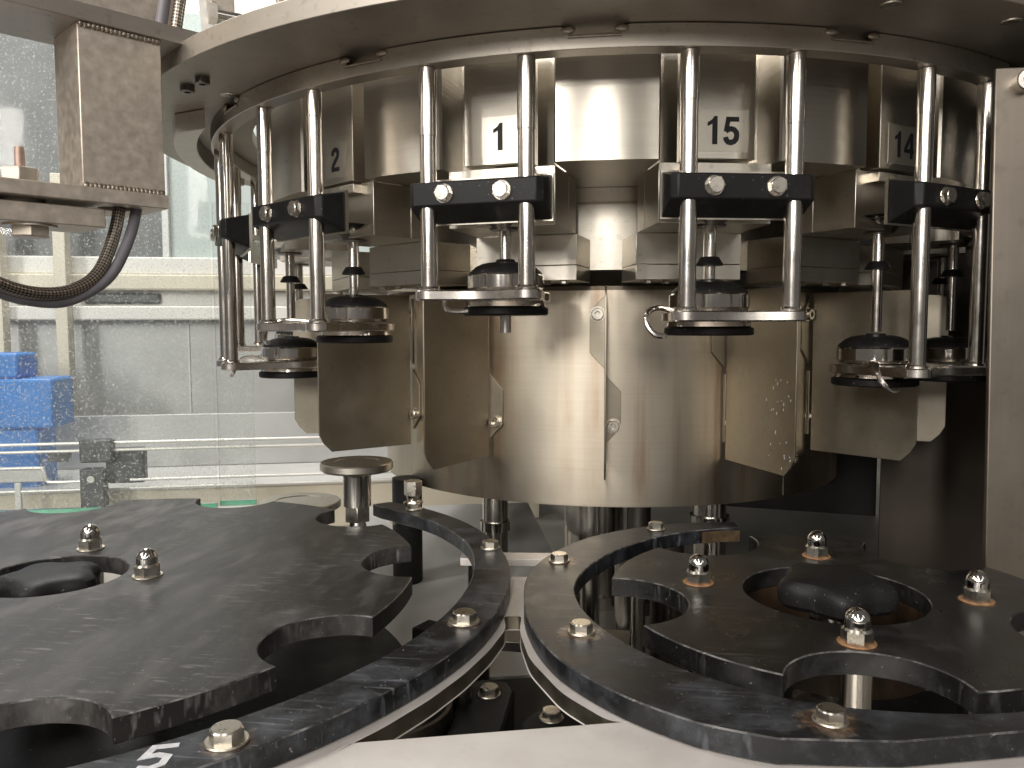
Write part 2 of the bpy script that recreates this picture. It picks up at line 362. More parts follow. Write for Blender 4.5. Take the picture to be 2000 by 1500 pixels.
def digit(ch):
    """bold sans numerals on a 0.6 x 1 cell"""
    if ch == '1':
        bm = bmesh.new(); v = [bm.verts.new((x, y, 0)) for x, y in ((.40, 0), (.40, 1), (.28, 1), (.22, .90), (.12, .82), (.04, .78), (.04, .645), (.13, .675), (.21, .73), (.21, 0))]; bm.faces.new(v); return bm
    w = .19
    if ch == '5':
        p = [(.565, .905), (.19, .905), (.135, .50)]; b = ribbon(p[:2]+[(.19, .905)], w) if 0 else None
        bm = bmesh.new(); v = [bm.verts.new((x, y, 0)) for x, y in ((.57, .985), (.11, .985), (.02, .47), (.16, .45), (.20, .49), (.25, .815), (.57, .815))]; bm.faces.new(v)
        q = [(.09, .47), (.18, .545), (.29, .565), (.40, .53), (.475, .44), (.49, .33), (.47, .21), (.40, .12), (.29, .075), (.18, .095), (.115, .17), (.09, .27)]
        b2 = ribbon(q, w); me = bpy.data.meshes.new('t'); b2.to_mesh(me); b2.free(); bm.from_mesh(me); return bm
    if ch == '2':
        q = [(.10, .68), (.125, .80), (.20, .885), (.30, .91), (.41, .875), (.475, .78), (.47, .67), (.41, .56), (.30, .44), (.17, .30), (.11, .18), (.10, .085)]
        bm = ribbon(q, w); v = [bm.verts.new((x, y, .00001)) for x, y in ((.02, 0), (.57, 0), (.57, .17), (.02, .17))]; bm.faces.new(v); return bm
    if ch == '4':
        bm = ribbon([(.44, 0), (.44, 1)], .18)
        for q in ([(.0, .215), (.58, .215), (.58, .365), (.0, .365)], [(.0, .365), (.16, .365), (.44, .80), (.36, 1.0)]):
            v = [bm.verts.new((x, y, .00001)) for x, y in q]; bm.faces.new(v)
        return bm
    if ch == '3':
        q = [(.09, .72), (.15, .86), (.28, .915), (.41, .87), (.45, .74), (.40, .61), (.27, .545)]; r = [(.27, .545), (.42, .48), (.485, .33), (.44, .17), (.30, .08), (.15, .13), (.08, .29)]
        bm = ribbon(q, w); me = bpy.data.meshes.new('t'); b2 = ribbon(r, w); b2.to_mesh(me); b2.free(); bm.from_mesh(me); return bm
def number_mesh(txt, h):
    bm = bmesh.new()
    for i, ch in enumerate(txt):
        b = digit(ch); me = bpy.data.meshes.new('t')
        for v in b.verts: v.co.x += i*.60-.30*len(txt)
        b.to_mesh(me); b.free(); bm.from_mesh(me)
    for v in bm.verts: v.co = (v.co.x*h*1.04, -v.co.z*h, v.co.y*h)
    bmesh.ops.solidify(bm, geom=bm.faces[:], thickness=-.00015)
    return to_mesh(bm)
PLATE = box(-.0345, .0345, -.012, .012, 0, .12)
BAR = box(-.036, .036, -.010, .010, 0, .0095)
UB_A = box(-.056, .056, -.0145, .0145, 0, .0574); UB_B = box(-.056, .056, -.026, .026, 0, .0574)
LB_A = box(-.0575, .0575, -.032, .032, 0, .0160); LB_B = box(-.0575, .0575, -.032, .032, 0, .0325)
DISH = lathe([(.020, 0), (.030, .001), (.046, .0055), (.050, .008), (.046, .0085), (.020, .004)], 40, False)
def rot(a): return (0, 0, radians(a))
for s, a in STN.items():
    def q(r, t, z): x, y, z = at(a, r, t, z); return (x, y, z-ZT)
    p = link('number_plate', PLATE, 'tank', tank, q(.500, 0, ZT+.0015), rot(a), bevel=.0006)
    if s in ('1', '15', '2', '14', '3'):
        w = .038 if len(s) == 1 else .050
        link('label_film', box(-w/2, w/2, -.0001, .0001, -.006, .0335), 'label', p, (0.003, -.01215, .0125))
        link('number', number_mesh(s, .0262), 'ink', p, (0.003, -.01235, .0135))
    link('bracket_bar', BAR, 'block', tank, q(.503, 0, ZT-.0115), rot(a), bevel=.0005)
    link('valve_block', UB_A, 'block', tank, q(.4345, 0, ZT-.0577), rot(a), bevel=.0005)
    link('valve_block', UB_B, 'block', tank, q(.4756, 0, ZT-.0577), rot(a), bevel=.0005)
    link('lower_block', LB_A, 'block', tank, q(.389, 0, .0485), rot(a), bevel=.0005)
    link('lower_block', LB_B, 'block', tank, q(.389, 0, .0650), rot(a), bevel=.0005)
    for t in (-.042, .042): link('block_bolt', HEXT, 'bolt', tank, q(.413, t, .0484), (pi, 0, radians(a)))
    for t in (-.02, .02): link('block_bolt', HEXT, 'bolt', tank, q(.405, t, .0484), (pi, 0, radians(a)))

# ------------------------------------------------------------------ filling valves
TUBE = cyl(.0056, 0, .105, 20); TUBE2 = cyl(.0063, .0745, .105, 20)
COLL = lathe([(.0057, .066), (.0130, .066), (.0134, .0672), (.0090, .0742), (.0057, .0742)], 28, False)
CONE = lathe([(.0057, .1035), (.0150, .1035), (.0225, .1140), (.0225, .1155), (.0057, .1155)], 32, False)
where = {'4': 'behind the outermost rods beside the dirty glass', '3': 'left of the number 2 plate', '2': 'below the plate numbered two', '1': 'whose tip pokes out below the raised bell', '15': 'below the plate numbered fifteen', '14': 'below the plate numbered fourteen', '13': 'behind the tall steel guard panel', '12': 'deep in the shade beyond plate 14'}
where['3'] = 'beside the number 2 plate towards the glass'
for s, a in STN.items():
    v = thing('filling_valve', 'slim steel filling tube '+where[s], 'valve', at(a, .488, 0, -.0075), radians(a), 'filling valves round the tank')
    link('tube', TUBE, 'rod', v); link('upper_sleeve', TUBE2, 'rod', v)
    link('collar', COLL, 'rubber', v); link('valve_cone', CONE, 'dark_steel', v)
    link('dish', DISH, 'chrome', v, (0, 0, .1085), (radians(-4), 0, 0))

# ------------------------------------------------------------------ guide blocks clamped round the rods
RR, TT = .569, .048
GB = prism_axis([(-.0115, .013), (-.0115, .0335), (.0215, .041), (.0215, 0), ], -.0655, .0655, 'x')
def guide_block_mesh():
    prof = [(-.0100, .0130), (-.0100, .0345), (.0230, .0410), (.0230, .0)]
    bm = bmesh.new(); secs = []
    for t, k in ((-.0655, 1), (-.060, 0), (.060, 0), (.0655, 1)):
        secs.append([bm.verts.new((t, y+(.006*k if y < 0 else 0), z)) for y, z in prof])
    for a, b in zip(secs, secs[1:]):
        for i in range(4): bm.faces.new((a[i], a[(i+1) % 4], b[(i+1) % 4], b[i]))
    bm.faces.new(secs[0]); bm.faces.new(secs[-1][::-1]); return to_mesh(bm)
GB = guide_block_mesh()
BP = box(-.0665, .0665, 0, .0035, -.001, .0425)
for s, a in STN.items():
    if s == '12': continue
    g = thing('guide_block', 'black two-bolt guide block '+{'1': 'right under the plate numbered one', '15': 'right under the plate numbered fifteen', '2': 'right under the plate numbered two', '14': 'right under the plate numbered fourteen'}.get(s, where[s]), 'guide block', at(a, RR, 0, .097), radians(a), 'black guide blocks round the tank')
    link('block', GB, 'black', g, bevel=.0012)
    link('back_plate', BP, 'block', g, (0, .0232, 0))
    for t in (-.028, .028):
        b = link('hex_bolt', HEX9, 'bolt', g, (t, -.0112, .0238), (pi/2, random.random(), 0)); b.scale = (.84,)*3
        link('washer', WASHB, 'rod', b, (0, 0, -.0013))

# ------------------------------------------------------------------ lifting frames: two rods, centring plate, bell
def frame_outline():
    o = []
    o += arc(-TT, 0, .0135, 150, 300, 12)                       # left boss (local y: - is outward)
    n = 10
    for i in range(1, n):                                        # concave front edge
        s = i/n; x = -TT+.007+(2*TT-.014)*s; o.append((x, -.0115+.0135*sin(pi*s)))
    o += arc(TT, 0, .0135, -120, 30, 12)
    o += arc(0, .081, .0455, -12, 192, 30)
    return o
FPL = plate2d([frame_outline(), circle(0, .081, .031, 40)], -.0095, 0, .0012)
BELL = lathe([(.030, .0012), (.0365, .0012), (.0375, .003), (.0392, .0045), (.0392, .0165), (.0380, .0180), (.028, .0180)], 56, False)
DOME = lathe([(.030, .0170), (.0378, .0178), (.0368, .0205), (.0300, .0262), (.0245, .0288), (.0180, .0302), (.0100, .0306), (.0098, .0322), (.0060, .0322)], 48, False)
SEAL = lathe([(.012, -.0228), (.0420, -.0228), (.0434, -.0215), (.0434, -.0160), (.0420, -.0150), (.012, -.0150)], 56, False)
SEALR = lathe([(.012, -.0149), (.0400, -.0149), (.0410, -.0140), (.0400, -.0096), (.012, -.0096)], 56, False)
ZP = {'1': .033, '15': .0126, '2': .0035, '14': -.0417, '3': -.046, '13': -.046, '4': -.030, '12': -.046}
HOOK_A = tube([(-.030, .070, -.003), (-.050, .050, .002), (-.068, .030, .003), (-.079, .020, -.003), (-.0795, .014, -.013), (-.073, .010, -.0215), (-.064, .008, -.0225)], .0026, 10)
HOOK_B = tube([(-.036, .012, -.006), (-.037, .010, -.012), (-.032, .008, -.0185), (-.022, .008, -.0200), (-.012, .009, -.0195)], .0026, 10)
HOOK_C = tube([(.020, .020, -.008), (.030, .006, -.011), (.038, .004, -.014), (.040, .010, -.012)], .0022, 10)
desc = {'1': 'raised highest, its tube poking out below, under plate 1', '15': 'with open wire hook, under plate 15', '2': 'before the widest bare guard plate, under plate 2', '14': 'lowered in the shade under plate 14', '3': 'lowered, standing against the dirty glass', '4': 'mostly hidden behind the ones at the glass', '13': 'lowered, half hidden by the tall guard panel', '12': 'deep in the dark behind the tall guard panel'}
for s, a in STN.items():
    zp = ZP[s]
    f = thing('lifting_frame', 'two-rod lifting frame with bell '+desc[s], 'lifting frame', at(a, RR, 0, zp), radians(a), 'lifting frames round the tank')
    top = .2368-zp; js = .190+random.uniform(-.012, .012)-zp
    for t in (-TT, TT):
        jz = js+random.uniform(-.014, .014)
        r = link('rod', lathe([(.0078, -.006), (.0078, jz), (.0083, jz+.0004), (.0083, top)], 28), 'rod', f, (t, 0, 0))
        link('rod_collar', lathe([(.0078, .0002), (.0098, .0002), (.0100, .002), (.0090, .0036), (.0078, .0036)], 28, False), 'chrome', r)
    link('centring_plate', FPL, 'frame', f)
    b = link('bell_ring', BELL, 'chrome', f, (0, .081, 0)); link('bell_cone', DOME, 'rubber', b)
    b = link('seal_disc', SEAL, 'rubber', f, (0, .081, 0)); link('seal_rim', SEALR, 'chrome', b)
    link('wire_hook', HOOK_B if s in ('1', '4') else HOOK_A, 'rod', f)

# ------------------------------------------------------------------ overhead ring plate with notched rail
ring = thing('overhead_ring_plate', 'big dull steel ring plate overhead with notched rail along its underside', 'ring plate', (0, 0, .2574))
link('ring', plate2d([circle(0, 0, .672, 200), circle(0, 0, .530, 160)], .0002, .0204, .0006), 'ring', ring)
def rail():
    bm = bmesh.new(); n = 720; notch = [(-3.3, 1.2), (19.4, 23.6), (-25.4, -21), (-49.3, -45), (43, 47), (-73, -69)]
    cols = []
    for i in range(n):
        a = i*360/n; aa = a if a < 180 else a-360; d = 0
        for n0, n1 in notch:
            w = 1.1
            d = max(d, min(1, max(0, (aa-n0)/w+.5))*min(1, max(0, (n1-aa)/w+.5)))
        d = d*d*(3-2*d)
        zt = -.0003-.0095*d; col = []
        for r, z in ((.583, -.0201), (.583, zt), (.563, zt), (.563, -.0201)):
            col.append(bm.verts.new((r*sin(radians(a)), -r*cos(radians(a)), z)))
        cols.append(col)
    for i in range(n):
        a, b = cols[i], cols[(i+1) % n]
        for k in range(4): bm.faces.new((a[k], b[k], b[(k+1) % 4], a[(k+1) % 4]))
    return to_mesh(bm)
rl = link('notched_rail', rail(), 'rail', ring, bevel=.0007)
for n0, n1 in ((-3.3, 1.2), (19.4, 23.6), (-25.4, -21), (-49.3, -45)):
    for aa in (n0, n1):                                           # weld at each notch corner
        x, y, _ = at(aa, .5835, 0, 0)
        bm = bmesh.new(); bmesh.ops.create_icosphere(bm, subdivisions=2, radius=.0042)
        for v in bm.verts: v.co = (v.co.x*1.6, v.co.y*.6, v.co.z*.8)
        link('weld_spot', to_mesh(bm), 'weld', rl, (x, y, -.004), rot(aa))
    pts = [at(n0+(n1-n0)*i/6, .584, 0, -.0098) for i in range(7)]
    link('weld_bead', tube(pts, .0012, 8), 'weld', rl)
lo = [(.628*sin(radians(-92+3*k)), -.628*cos(radians(-92+3*k))) for k in range(13)]+[(.600*sin(radians(-52-3*k)), -.600*cos(radians(-52-3*k))) for k in range(14)]
link('rail_segment', plate2d([lo], -.024, -.0003, .001), 'rail', ring)
for x, y in ((-.448, -.456), (-.418, -.481)):
    b = link('socket_screw', lathe([(0, 0), (.0075, 0), (.0075, .006), (.0055, .0068), (.0035, .0068), (.0035, .002), (0, .002)], 24), 'dark_steel', ring, (x, y, 0), (pi, 0, 0))
for x, y in ((.227, -.597), (.342, -.546), (-.42, -.419)):
    link('flush_screw', lathe([(0, 0), (.0085, 0), (.0080, .0012), (0, .0014)], 28), 'bolt', ring, (x, y, 0), (pi, 0, 0))

# ------------------------------------------------------------------ lower drum
drum = thing('central_drum', 'wide brushed steel drum with stained streaks under the valve blocks', 'drum', (0, 0, -.2153))
link('drum_shell', lathe([(.30, .012), (.340, .012), (.3425, .0), (.346, .0), (.3462, .002), (.3462, .2560), (.343, .2610), (.20, .2610)], 160, False), 'drum', drum)
link('drum_floor', cyl(.339, .0125, .0165, 96), 'dark_steel', drum)
link('seam_strip', prism_axis([(-.3472, .002), (-.3472, .12), (-.3460, .12), (-.3460, .002)], -.0006, .0006, 'x'), 'dark_steel', drum, rot=rot(40))
for aa, z in ((38, .043), (42.5, .046)):
    x, y, _ = at(aa, .3463, 0, 0); link('socket_screw', SOCK, 'bolt', drum, (x, y, z), (pi/2, 0, radians(aa)))

# ------------------------------------------------------------------ splash guards on the drum
def fin_mesh():
    o = [(-.352, -.160)] + [(-.465, -.160), (-.476, -.149), (-.482, -.138)] + [(-.482, .026)]+[(-.468+.014*cos(radians(a))*-1, .026+.014*sin(radians(a))) for a in (25, 50, 75, 90)] + [(-.352, .040)]
    return prism_axis(o, -.0010, .0010, 'x')
FIN = fin_mesh()
def tab_mesh(sgn, z0, z1):
    o = [(.0, z0), (.0, z1), (sgn*.0185, z1-.020), (sgn*.0185, z0+.020)]
    bm = bmesh.new(); A = []; B = []
    for t, z in o:
        r = sqrt(.3463**2-t*t)
        A.append(bm.verts.new((t, -r-.0001, z))); B.append(bm.verts.new((t, -r-.0022, z)))
    bm.faces.new(A[::-1]); bm.faces.new(B)
    for i in range(4): bm.faces.new((A[i], A[(i+1) % 4], B[(i+1) % 4], B[i]))
    return to_mesh(bm)
TAB1, TAB2 = tab_mesh(-1, -.052, .036), tab_mesh(1, -.140, -.058)
fl = {-72: 'half hidden behind its neighbour at the dirty glass', -48: 'behind the lifting frame of plate 2', -24: 'hanging below the guide block of plate 1', 0: 'seen edge-on between plates 1 and 15', 24: 'flecked with white drips below plate 15', 48: 'with rolled light foot edge below plate 14', 72: 'in the shade beyond plate 14', 96: 'deep in shade behind the drum'}
for a in (-72, -48, -24, 0, 24, 48, 72):
    g = thing('splash_guard', 'thin dull steel splash guard plate '+fl[a], 'splash guard', (0, 0, 0), radians(a), 'splash guards round the drum')
    link('guard_plate', FIN, 'sheet', g, bevel=.0004)
    for tb, t, z in ((TAB1, -.0095, .013), (TAB2, .0095, -.118)):
        k = link('tab', tb, 'sheet', g, bevel=.0004); link('screw', SOCK, 'dark_steel', k, (t, -.3482, z), (pi/2, 0, 0))
    if a == 24:                                                   # dried white drips
        for i in range(26):
            rr = random.uniform(.43, .476); zz = random.uniform(-.155, -.045)
            hh = random.uniform(.0006, .0024); bm = bmesh.new(); bmesh.ops.create_icosphere(bm, subdivisions=1, radius=1)
            for v in bm.verts: v.co = (v.co.x*.0002, v.co.y*.0007, v.co.z*hh)
            link('dried_drip', to_mesh(bm), 'paint', g, (-.00105, -rr, zz))

# ------------------------------------------------------------------ star wheels
ZS = -.2195
LC, RC = (-.485, -.648), (.187, -.624)
def star_outline(R, n, a0, pr, pc):
    """n round pockets of radius pr centred pc out; first pocket at a0 (deg)"""
    o = []; step = 360/n
    ca = math.degrees(math.acos((R*R+pc*pc-pr*pr)/(2*R*pc)))
    for k in range(n):
        c = a0+k*step
        px, py = pc*cos(radians(c)), pc*sin(radians(c))
        p0 = (R*cos(radians(c-ca)), R*sin(radians(c-ca))); p1 = (R*cos(radians(c+ca)), R*sin(radians(c+ca)))
        b0 = math.degrees(atan2(p0[1]-py, p0[0]-px)); b1 = math.degrees(atan2(p1[1]-py, p1[0]-px))
        while b1 > b0: b1 -= 360
        o += arc(px, py, pr, b0, b1, 22)
        o += arc(0, 0, R, c+ca, c+step-ca, 8)[1:-1]
    return o
def knob_mesh(R, n, h, ph=0):
    bm = bmesh.new(); rows = []
    prof = [(0.50, 0), (.90, 0.02), (1.0, .18), (1.02, .5), (.98, .74), (.88, .9), (.66, .985), (.35, 1.0)]
    S = 60
    for k, z in prof:
        row = []
        for i in range(S):
            a = 2*pi*i/S; lob = 1-.20*(1-cos(n*a+ph))/2*min(1, k*1.1)
            row.append(bm.verts.new((R*k*lob*cos(a), R*k*lob*sin(a), z*h)))
        rows.append(row)
    for a, b in zip(rows, rows[1:]):
        for i in range(S): bm.faces.new((a[i], a[(i+1) % S], b[(i+1) % S], b[i]))
    bm.faces.new(rows[0][::-1]); bm.faces.new(rows[-1]); return to_mesh(bm)
def starwheel(c, R, n, a0, pr, pc, hole, nuts, matname, label, knob, rusty, th=.0165):
    t = thing('starwheel', label, 'starwheel', (c[0], c[1], -Z0))
    base = ZS+Z0
    link('star_plate', plate2d([star_outline(R, n, a0, pr, pc), circle(0, 0, hole, 64)], base-th, base, .0009, wear=(matname, 'worn_edge')), matname, t, smooth=30)
    link('lower_star_plate', plate2d([star_outline(R*.985, n, a0, pr*1.02, pc*.985)], base-.128, base-.112, .001), 'underplate', t)
    link('hub', lathe([(.05, 0), (.05, base-.129), (.036, base-.129), (.030, base-.09), (.018, base-.085), (.018, base-.02)], 48), 'dark_steel', t)
    for r, a in nuts:
        x, y = r*cos(radians(a)), r*sin(radians(a))
        nn = link('acorn_nut', AC[0], 'bolt', t, (x, y, base+.0014), rot(random.uniform(0, 60)))
        link('dome', AC[1], 'dome', nn)
        w = link('washer', (RUSTW if rusty else AC[2]), None, nn, (0, 0, -.0014))
        link('spacer_post', cyl(.011, base-.1115, base-th-.0002, 24), 'rod', t, (x, y, 0))
    if rusty: link('hub_ring', lathe([(hole+.001, base-.055), (hole+.001, base-th-.0003), (hole+.004, base-th-.0003), (hole+.004, base-.055), (hole+.001, base-.055)], 64, False), 'rustring', t)
    k = link('clamp_knob', knob_mesh(*knob[0]), 'knob', t, knob[1])
    link('stem', cyl(.011, -.06, .004, 20), 'rod', k)
    return t
MT['rustring'] = flat('rust_stained_ring', (.045, .026, .013), .6, .2, .7, 25, .3)
RUSTW = AC[2].copy(); RUSTW.materials.clear(); RUSTW.materials.append(MT['rust'])
lnuts = [(.085, 104), (.085, 4), (.085, -116), (.085, -176)]
rnuts = [(.108, 172), (.108, 83), (.108, -4), (.108, -97)]
def npts(nuts, z): return [(r*cos(radians(a)), r*sin(radians(a)), z) for r, a in nuts]
MT['worn_edge'] = plastic('worn_plastic_edge', .03, .30, (.35, .5), 45, amount=1., spec=.5)
MT['starL'] = plastic('star_plate_plastic', .022, .19, (.30, .55), 11, npts(lnuts, ZS+Z0), (2.2, .8, 1), (1, .94, .92), .75, (.016, .026), .45)
MT['starR'] = plastic('star_plate_plastic_dark', .008, .075, (.26, .46), 20, npts(rnuts, ZS+Z0), (1, 1, 1), (1, .97, .96), .6, (.016, .030), .4)
starwheel(LC, .319, 10, -21.8, .0500, .319, .0605, lnuts, 'starL', 'big matt black ten-pocket starwheel with scuffed top beside the glass', ((.045, 5, .020, .6), (-.005, 0, ZS+Z0-.0165)), False)
starwheel(RC, .1815, 5, -96.5, .0560, .180, .0715, rnuts, 'starR', 'small black five-pocket starwheel with rusty dome nuts before the steel guard panel', ((.0470, 5, .026, 1.9), (.000, -.003, ZS+Z0-.009)), True, .0165)

# ------------------------------------------------------------------ curved guides round the starwheels
def arc_r(c, rs):
    """rs: list of (angle, radius) -> smooth dense points"""
    o = []
    for (a0, r0), (a1, r1) in zip(rs, rs[1:]):
        n = max(2, int(abs(a1-a0)/2.5))
        for i in range(n):
            s = i/n; r = r0+(r1-r0)*s; a = radians(a0+(a1-a0)*s); o.append((r*cos(a), r*sin(a)))
    a, r = rs[-1]; o.append((r*cos(radians(a)), r*sin(radians(a)))); return o
lout = arc_r(LC, [(-95, .402), (-40, .402), (-14, .406), (7, .405), (22, .404), (36, .402), (50, .397), (56, .390)])
lin = arc_r(LC, [(57, .368), (54, .364), (47, .366), (37, .372), (22, .375), (0, .370), (-40, .364), (-95, .362)])
rout = arc_r(RC, [(100, .243), (121, .250), (141, .255), (159, .255), (172, .255), (188, .254), (201, .259), (216, .267), (230, .270), (240, .270), (249, .264)])+[(-.031, -.2425), (.04, -.2235), (.26, -.165)]
rin = [(.27, -.135), (.10, -.193)]+arc_r(RC, [(285, .2055), (265, .208), (256, .211), (248, .213), (212, .2115), (183, .212), (157, .206), (138, .207), (121, .213), (101, .217)])
TG = .0152
lb = [(.394, 18.8), (.389, -10.9), (.386, -42), (.386, -72), (.385, 48)]
rb = [(.238, 164), (.230, -152), (.232, -105.4), (.236, 124)]
MT['guideL'] = plastic('guide_plastic', .010, .13, (.28, .48), 30, npts(lb[1:4], ZS+Z0), (1, 1, 1), (.88, .96, 1.12), .7, (.014, .034), .4)
MT['guideR'] = plastic('guide_plastic_worn', .010, .12, (.28, .48), 30, npts(rb[:3], ZS+Z0), (1, 1, 1), (.88, .96, 1.12), .65, (.016, .042), .4)
def guide(c, loops, matn, label, bolts):
    t = thing('bottle_guide', label, 'guide rail', (c[0], c[1], -Z0)); b = ZS+Z0
    link('guide_bar', plate2d([loops], b-TG, b-.0002, .0009, wear=(matn, 'worn_edge')), matn, t, smooth=30)
    for r, a in bolts:
        hexbolt(t, (r*cos(radians(a)), r*sin(radians(a)), b+.0014), (0, 0, random.random()), HEX9 if r > .3 and a < 0 else HEXS, WASH9 if r > .3 and a < 0 else WASHS, wh=.0015)
    return t
gl_ = guide(LC, lout+lin, 'guideL', 'black curved bottle guide bar marked 5 round the big starwheel', lb)
def five():
    p = [(.62, .98), (.12, .92), (.04, .52), (.30, .60), (.52, .52), (.50, .22), (.28, .05), (.02, .10)]
    bm = ribbon(p, .17)
    for v in bm.verts: v.co = ((v.co.x-.3)*.024, (v.co.y-.5)*.024, .0003)
    r = bmesh.ops.extrude_face_region(bm, geom=bm.faces[:])
    for v in r['geom']:
        if isinstance(v, bmesh.types.BMVert): v.co.z = 0
    return to_mesh(bm)
link('painted_number', five(), 'paint', gl_, (.379*cos(radians(-47)), .379*sin(radians(-47)), ZS+Z0-.0001), rot(12), smooth=0)
gr_ = guide(RC, rout+rin, 'guideR', 'black curved bottle guide bar with rusty bolts round the small starwheel', rb)
x0, y0 = .2145*cos(radians(104)), .2145*sin(radians(104))
link('wear_pad', plate2d([[(p[0], p[1]) for p in arc(0, 0, .2125, 101.5, 113, 8)+arc(0, 0, .2105, 113, 101.5, 8)]], ZS+Z0-TG+.001, ZS+Z0-.002, .0003), 'brass', gr_)

# ------------------------------------------------------------------ silver mounting plate under the guides with triangular cut-out
ZM = ZS-TG-.0004
plate = thing('mounting_plate', 'scoured silver steel mounting plate with rounded triangular opening between the guides', 'mounting plate', (0, 0, -Z0))
lp = [(LC[0]+.374*cos(radians(a)), LC[1]+.374*sin(radians(a))) for a in range(-88, 13, 4)]
rp = [(RC[0]+.221*cos(radians(a)), RC[1]+.221*sin(radians(a))) for a in range(172, 283, 4)]
outl = [(-.475, -1.24)]+lp+[(-.088, -.560), (-.060, -.560)]+rp+[(.50, -.80), (.50, -1.24)]
def rounded_tri(P, rr):
    o = []; n = len(P)
    for i in range(n):
        p0, p1, p2 = Vector(P[i-1]), Vector(P[i]), Vector(P[(i+1) % n])
        a = (p0-p1).normalized(); b = (p2-p1).normalized(); r = rr[i]
        for k in range(7):
            s = k/6; q0 = p1+a*r; q2 = p1+b*r; o.append(tuple((1-s)**2*q0+2*s*(1-s)*p1+s*s*q2))
    return o
def off(c, r, a): return (c[0]+r*cos(radians(a)), c[1]+r*sin(radians(a)))
tl = [off(LC, .4112, a) for a in (-36, -30, -24, -18, -12, -6)]
tr = [off(RC, .2655, 194)] + [off(RC, .278, 214), off(RC, .280, 226), off(RC, .276, 238)]
tri = [(-.142, -.873)]+tl+[(-.0815, -.664), (-.066, -.661)]+[off(RC, .261, 196), off(RC, .268, 207), off(RC, .2745, 219), off(RC, .2765, 229), (.032, -.826)]
tri = rounded_tri(tri, [.006]+[.01]*6+[.006, .006]+[.012]*4+[.005])
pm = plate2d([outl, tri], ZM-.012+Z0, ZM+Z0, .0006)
pm.materials.append(MT['plate']); pm.materials.append(MT['wallshade'])
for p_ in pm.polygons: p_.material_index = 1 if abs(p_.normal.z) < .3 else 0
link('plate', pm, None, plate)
for x, y in ((-.32, -1.15), (.42, -1.10), (-.15, -1.1), (.15, -1.1)):
    link('support_leg', cyl(.02, 0, ZM-.0122+Z0, 24), 'dark_steel', plate, (x, y, 0))
for x, y in ((-.118, -.655), (-.03, -.60)):
    link('support_leg', cyl(.009, 0, ZM-.0122+Z0, 20), 'dark_steel', plate, (x, y, 0))
# cross bar behind the neck
cb = thing('cross_bar', 'flat steel cross bar between the two guides below the drum', 'bar', (-.10, -.470, -Z0))
link('bar', box(-.05, .105, -.012, .012, ZS+Z0-.030, ZS+Z0-.022), 'plate', cb, rot=rot(4), bevel=.0006)
for x in (-.035, .085): link('bar_leg', cyl(.010, 0, ZS+Z0-.0302, 20), 'rod', cb, (x, .005, 0))

# ------------------------------------------------------------------ machinery seen through the triangular opening
def low_cluster():
    b = .128
    t = thing('drive_bearing', 'black clamp half with hex bolt beside the curved steel strip under the opening', 'bearing', (-.096, -.642, -Z0))
    link('housing', plate2d([[(-.024, -.075), (.018, -.075), (.020, .010), (.012, .028), (-.012, .030), (-.024, .012)]], 0, b, .002), 'underplate', t)
    hexbolt(t, (0, 0, b+.0016), (0, 0, .2), HEXS, WASHS, wh=.0015)
    t = thing('drive_bearing', 'black round clamp half with hex bolt under the small guide', 'bearing', (-.030, -.690, -Z0))
    link('housing', plate2d([arc(0, 0, .034, 100, 330, 20)+[(.055, .03), (.03, .06)]], 0, b, .002), 'underplate', t)
    hexbolt(t, (-.011, .012, b+.0016), (0, 0, .5), HEXS, WASHS, wh=.0015)
    t2 = thing('curved_chute', 'thin curved dark steel strip below the mounting plate', 'strip', (-.175, -.690, -Z0))
    link('strip', plate2d([arc(0, 0, .056, -70, 80, 24)+arc(0, 0, .052, 80, -70, 24)], .02, .140, .0004), 'dark_steel', t2)
    link('foot', plate2d([circle(0, 0, .055, 40)], 0, .0198, .001), 'underplate', t2)
    t3 = thing('drive_plate', 'dark flat drive plate bridging under the guides', 'plate', (-.065, -.545, -Z0))
    link('plate', box(-.07, .09, -.024, .024, .135, .145), 'dark_steel', t3, rot=rot(-4), bevel=.001)
    for x in (-.055, .075): link('post', cyl(.010, 0, .1345, 20), 'dark_steel', t3, (x, 0, 0))
    t4 = thing('round_cover', 'half hidden round dull steel cover low under the small guide', 'cover', (.045, -.745, -Z0))
    link('cover', lathe([(.05, 0), (.05, .115), (.046, .119), (0, .119)], 56), 'panel', t4)
    t5 = thing('gear_hub', 'dark round hub lying low between the black clamp halves', 'hub', (-.068, -.745, -Z0))
    link('hub', lathe([(.038, 0), (.038, .09), (.034, .094), (.020, .094), (.020, .105), (0, .105)], 48), 'dark_steel', t5)
low_cluster()

# ------------------------------------------------------------------ bottle lift pedestals and columns below the drum
def pedestal(a, z, R, label, nr=.016, rad=.488):
    x, y, _ = at(a, rad, 0, 0)
    t = thing('lift_pedestal', label, 'pedestal', (x, y, -Z0), radians(a), 'bottle lift pedestals')
    b = z+Z0
    link('platform', lathe([(.014, b-.0105), (R-.003, b-.0105), (R, b-.008), (R, b-.0015), (R-.0015, b), (R*.62, b), (R*.60, b-.0008), (0, b-.0008)], 64), 'block', t)
    link('neck', lathe([(nr*1.25, b-.0107), (nr, b-.018), (nr, b-.052)], 36), 'rod', t)
    link('hex_nut', prism(hexagon(nr*.98, .4), b-.0700, b-.0522), 'bolt', t, bevel=.0006)
    link('cone_foot', lathe([(nr*.55, b-.0702), (nr*.78, b-.088), (nr*.5, b-.0885), (nr*.5, 0)], 32), 'rod', t)
pedestal(-36, -.157, .0420, 'raised steel lift pedestal standing beside the drum')
pedestal(-56, -.2326, .0540, 'low wide steel lift pedestal behind the big starwheel', .018)
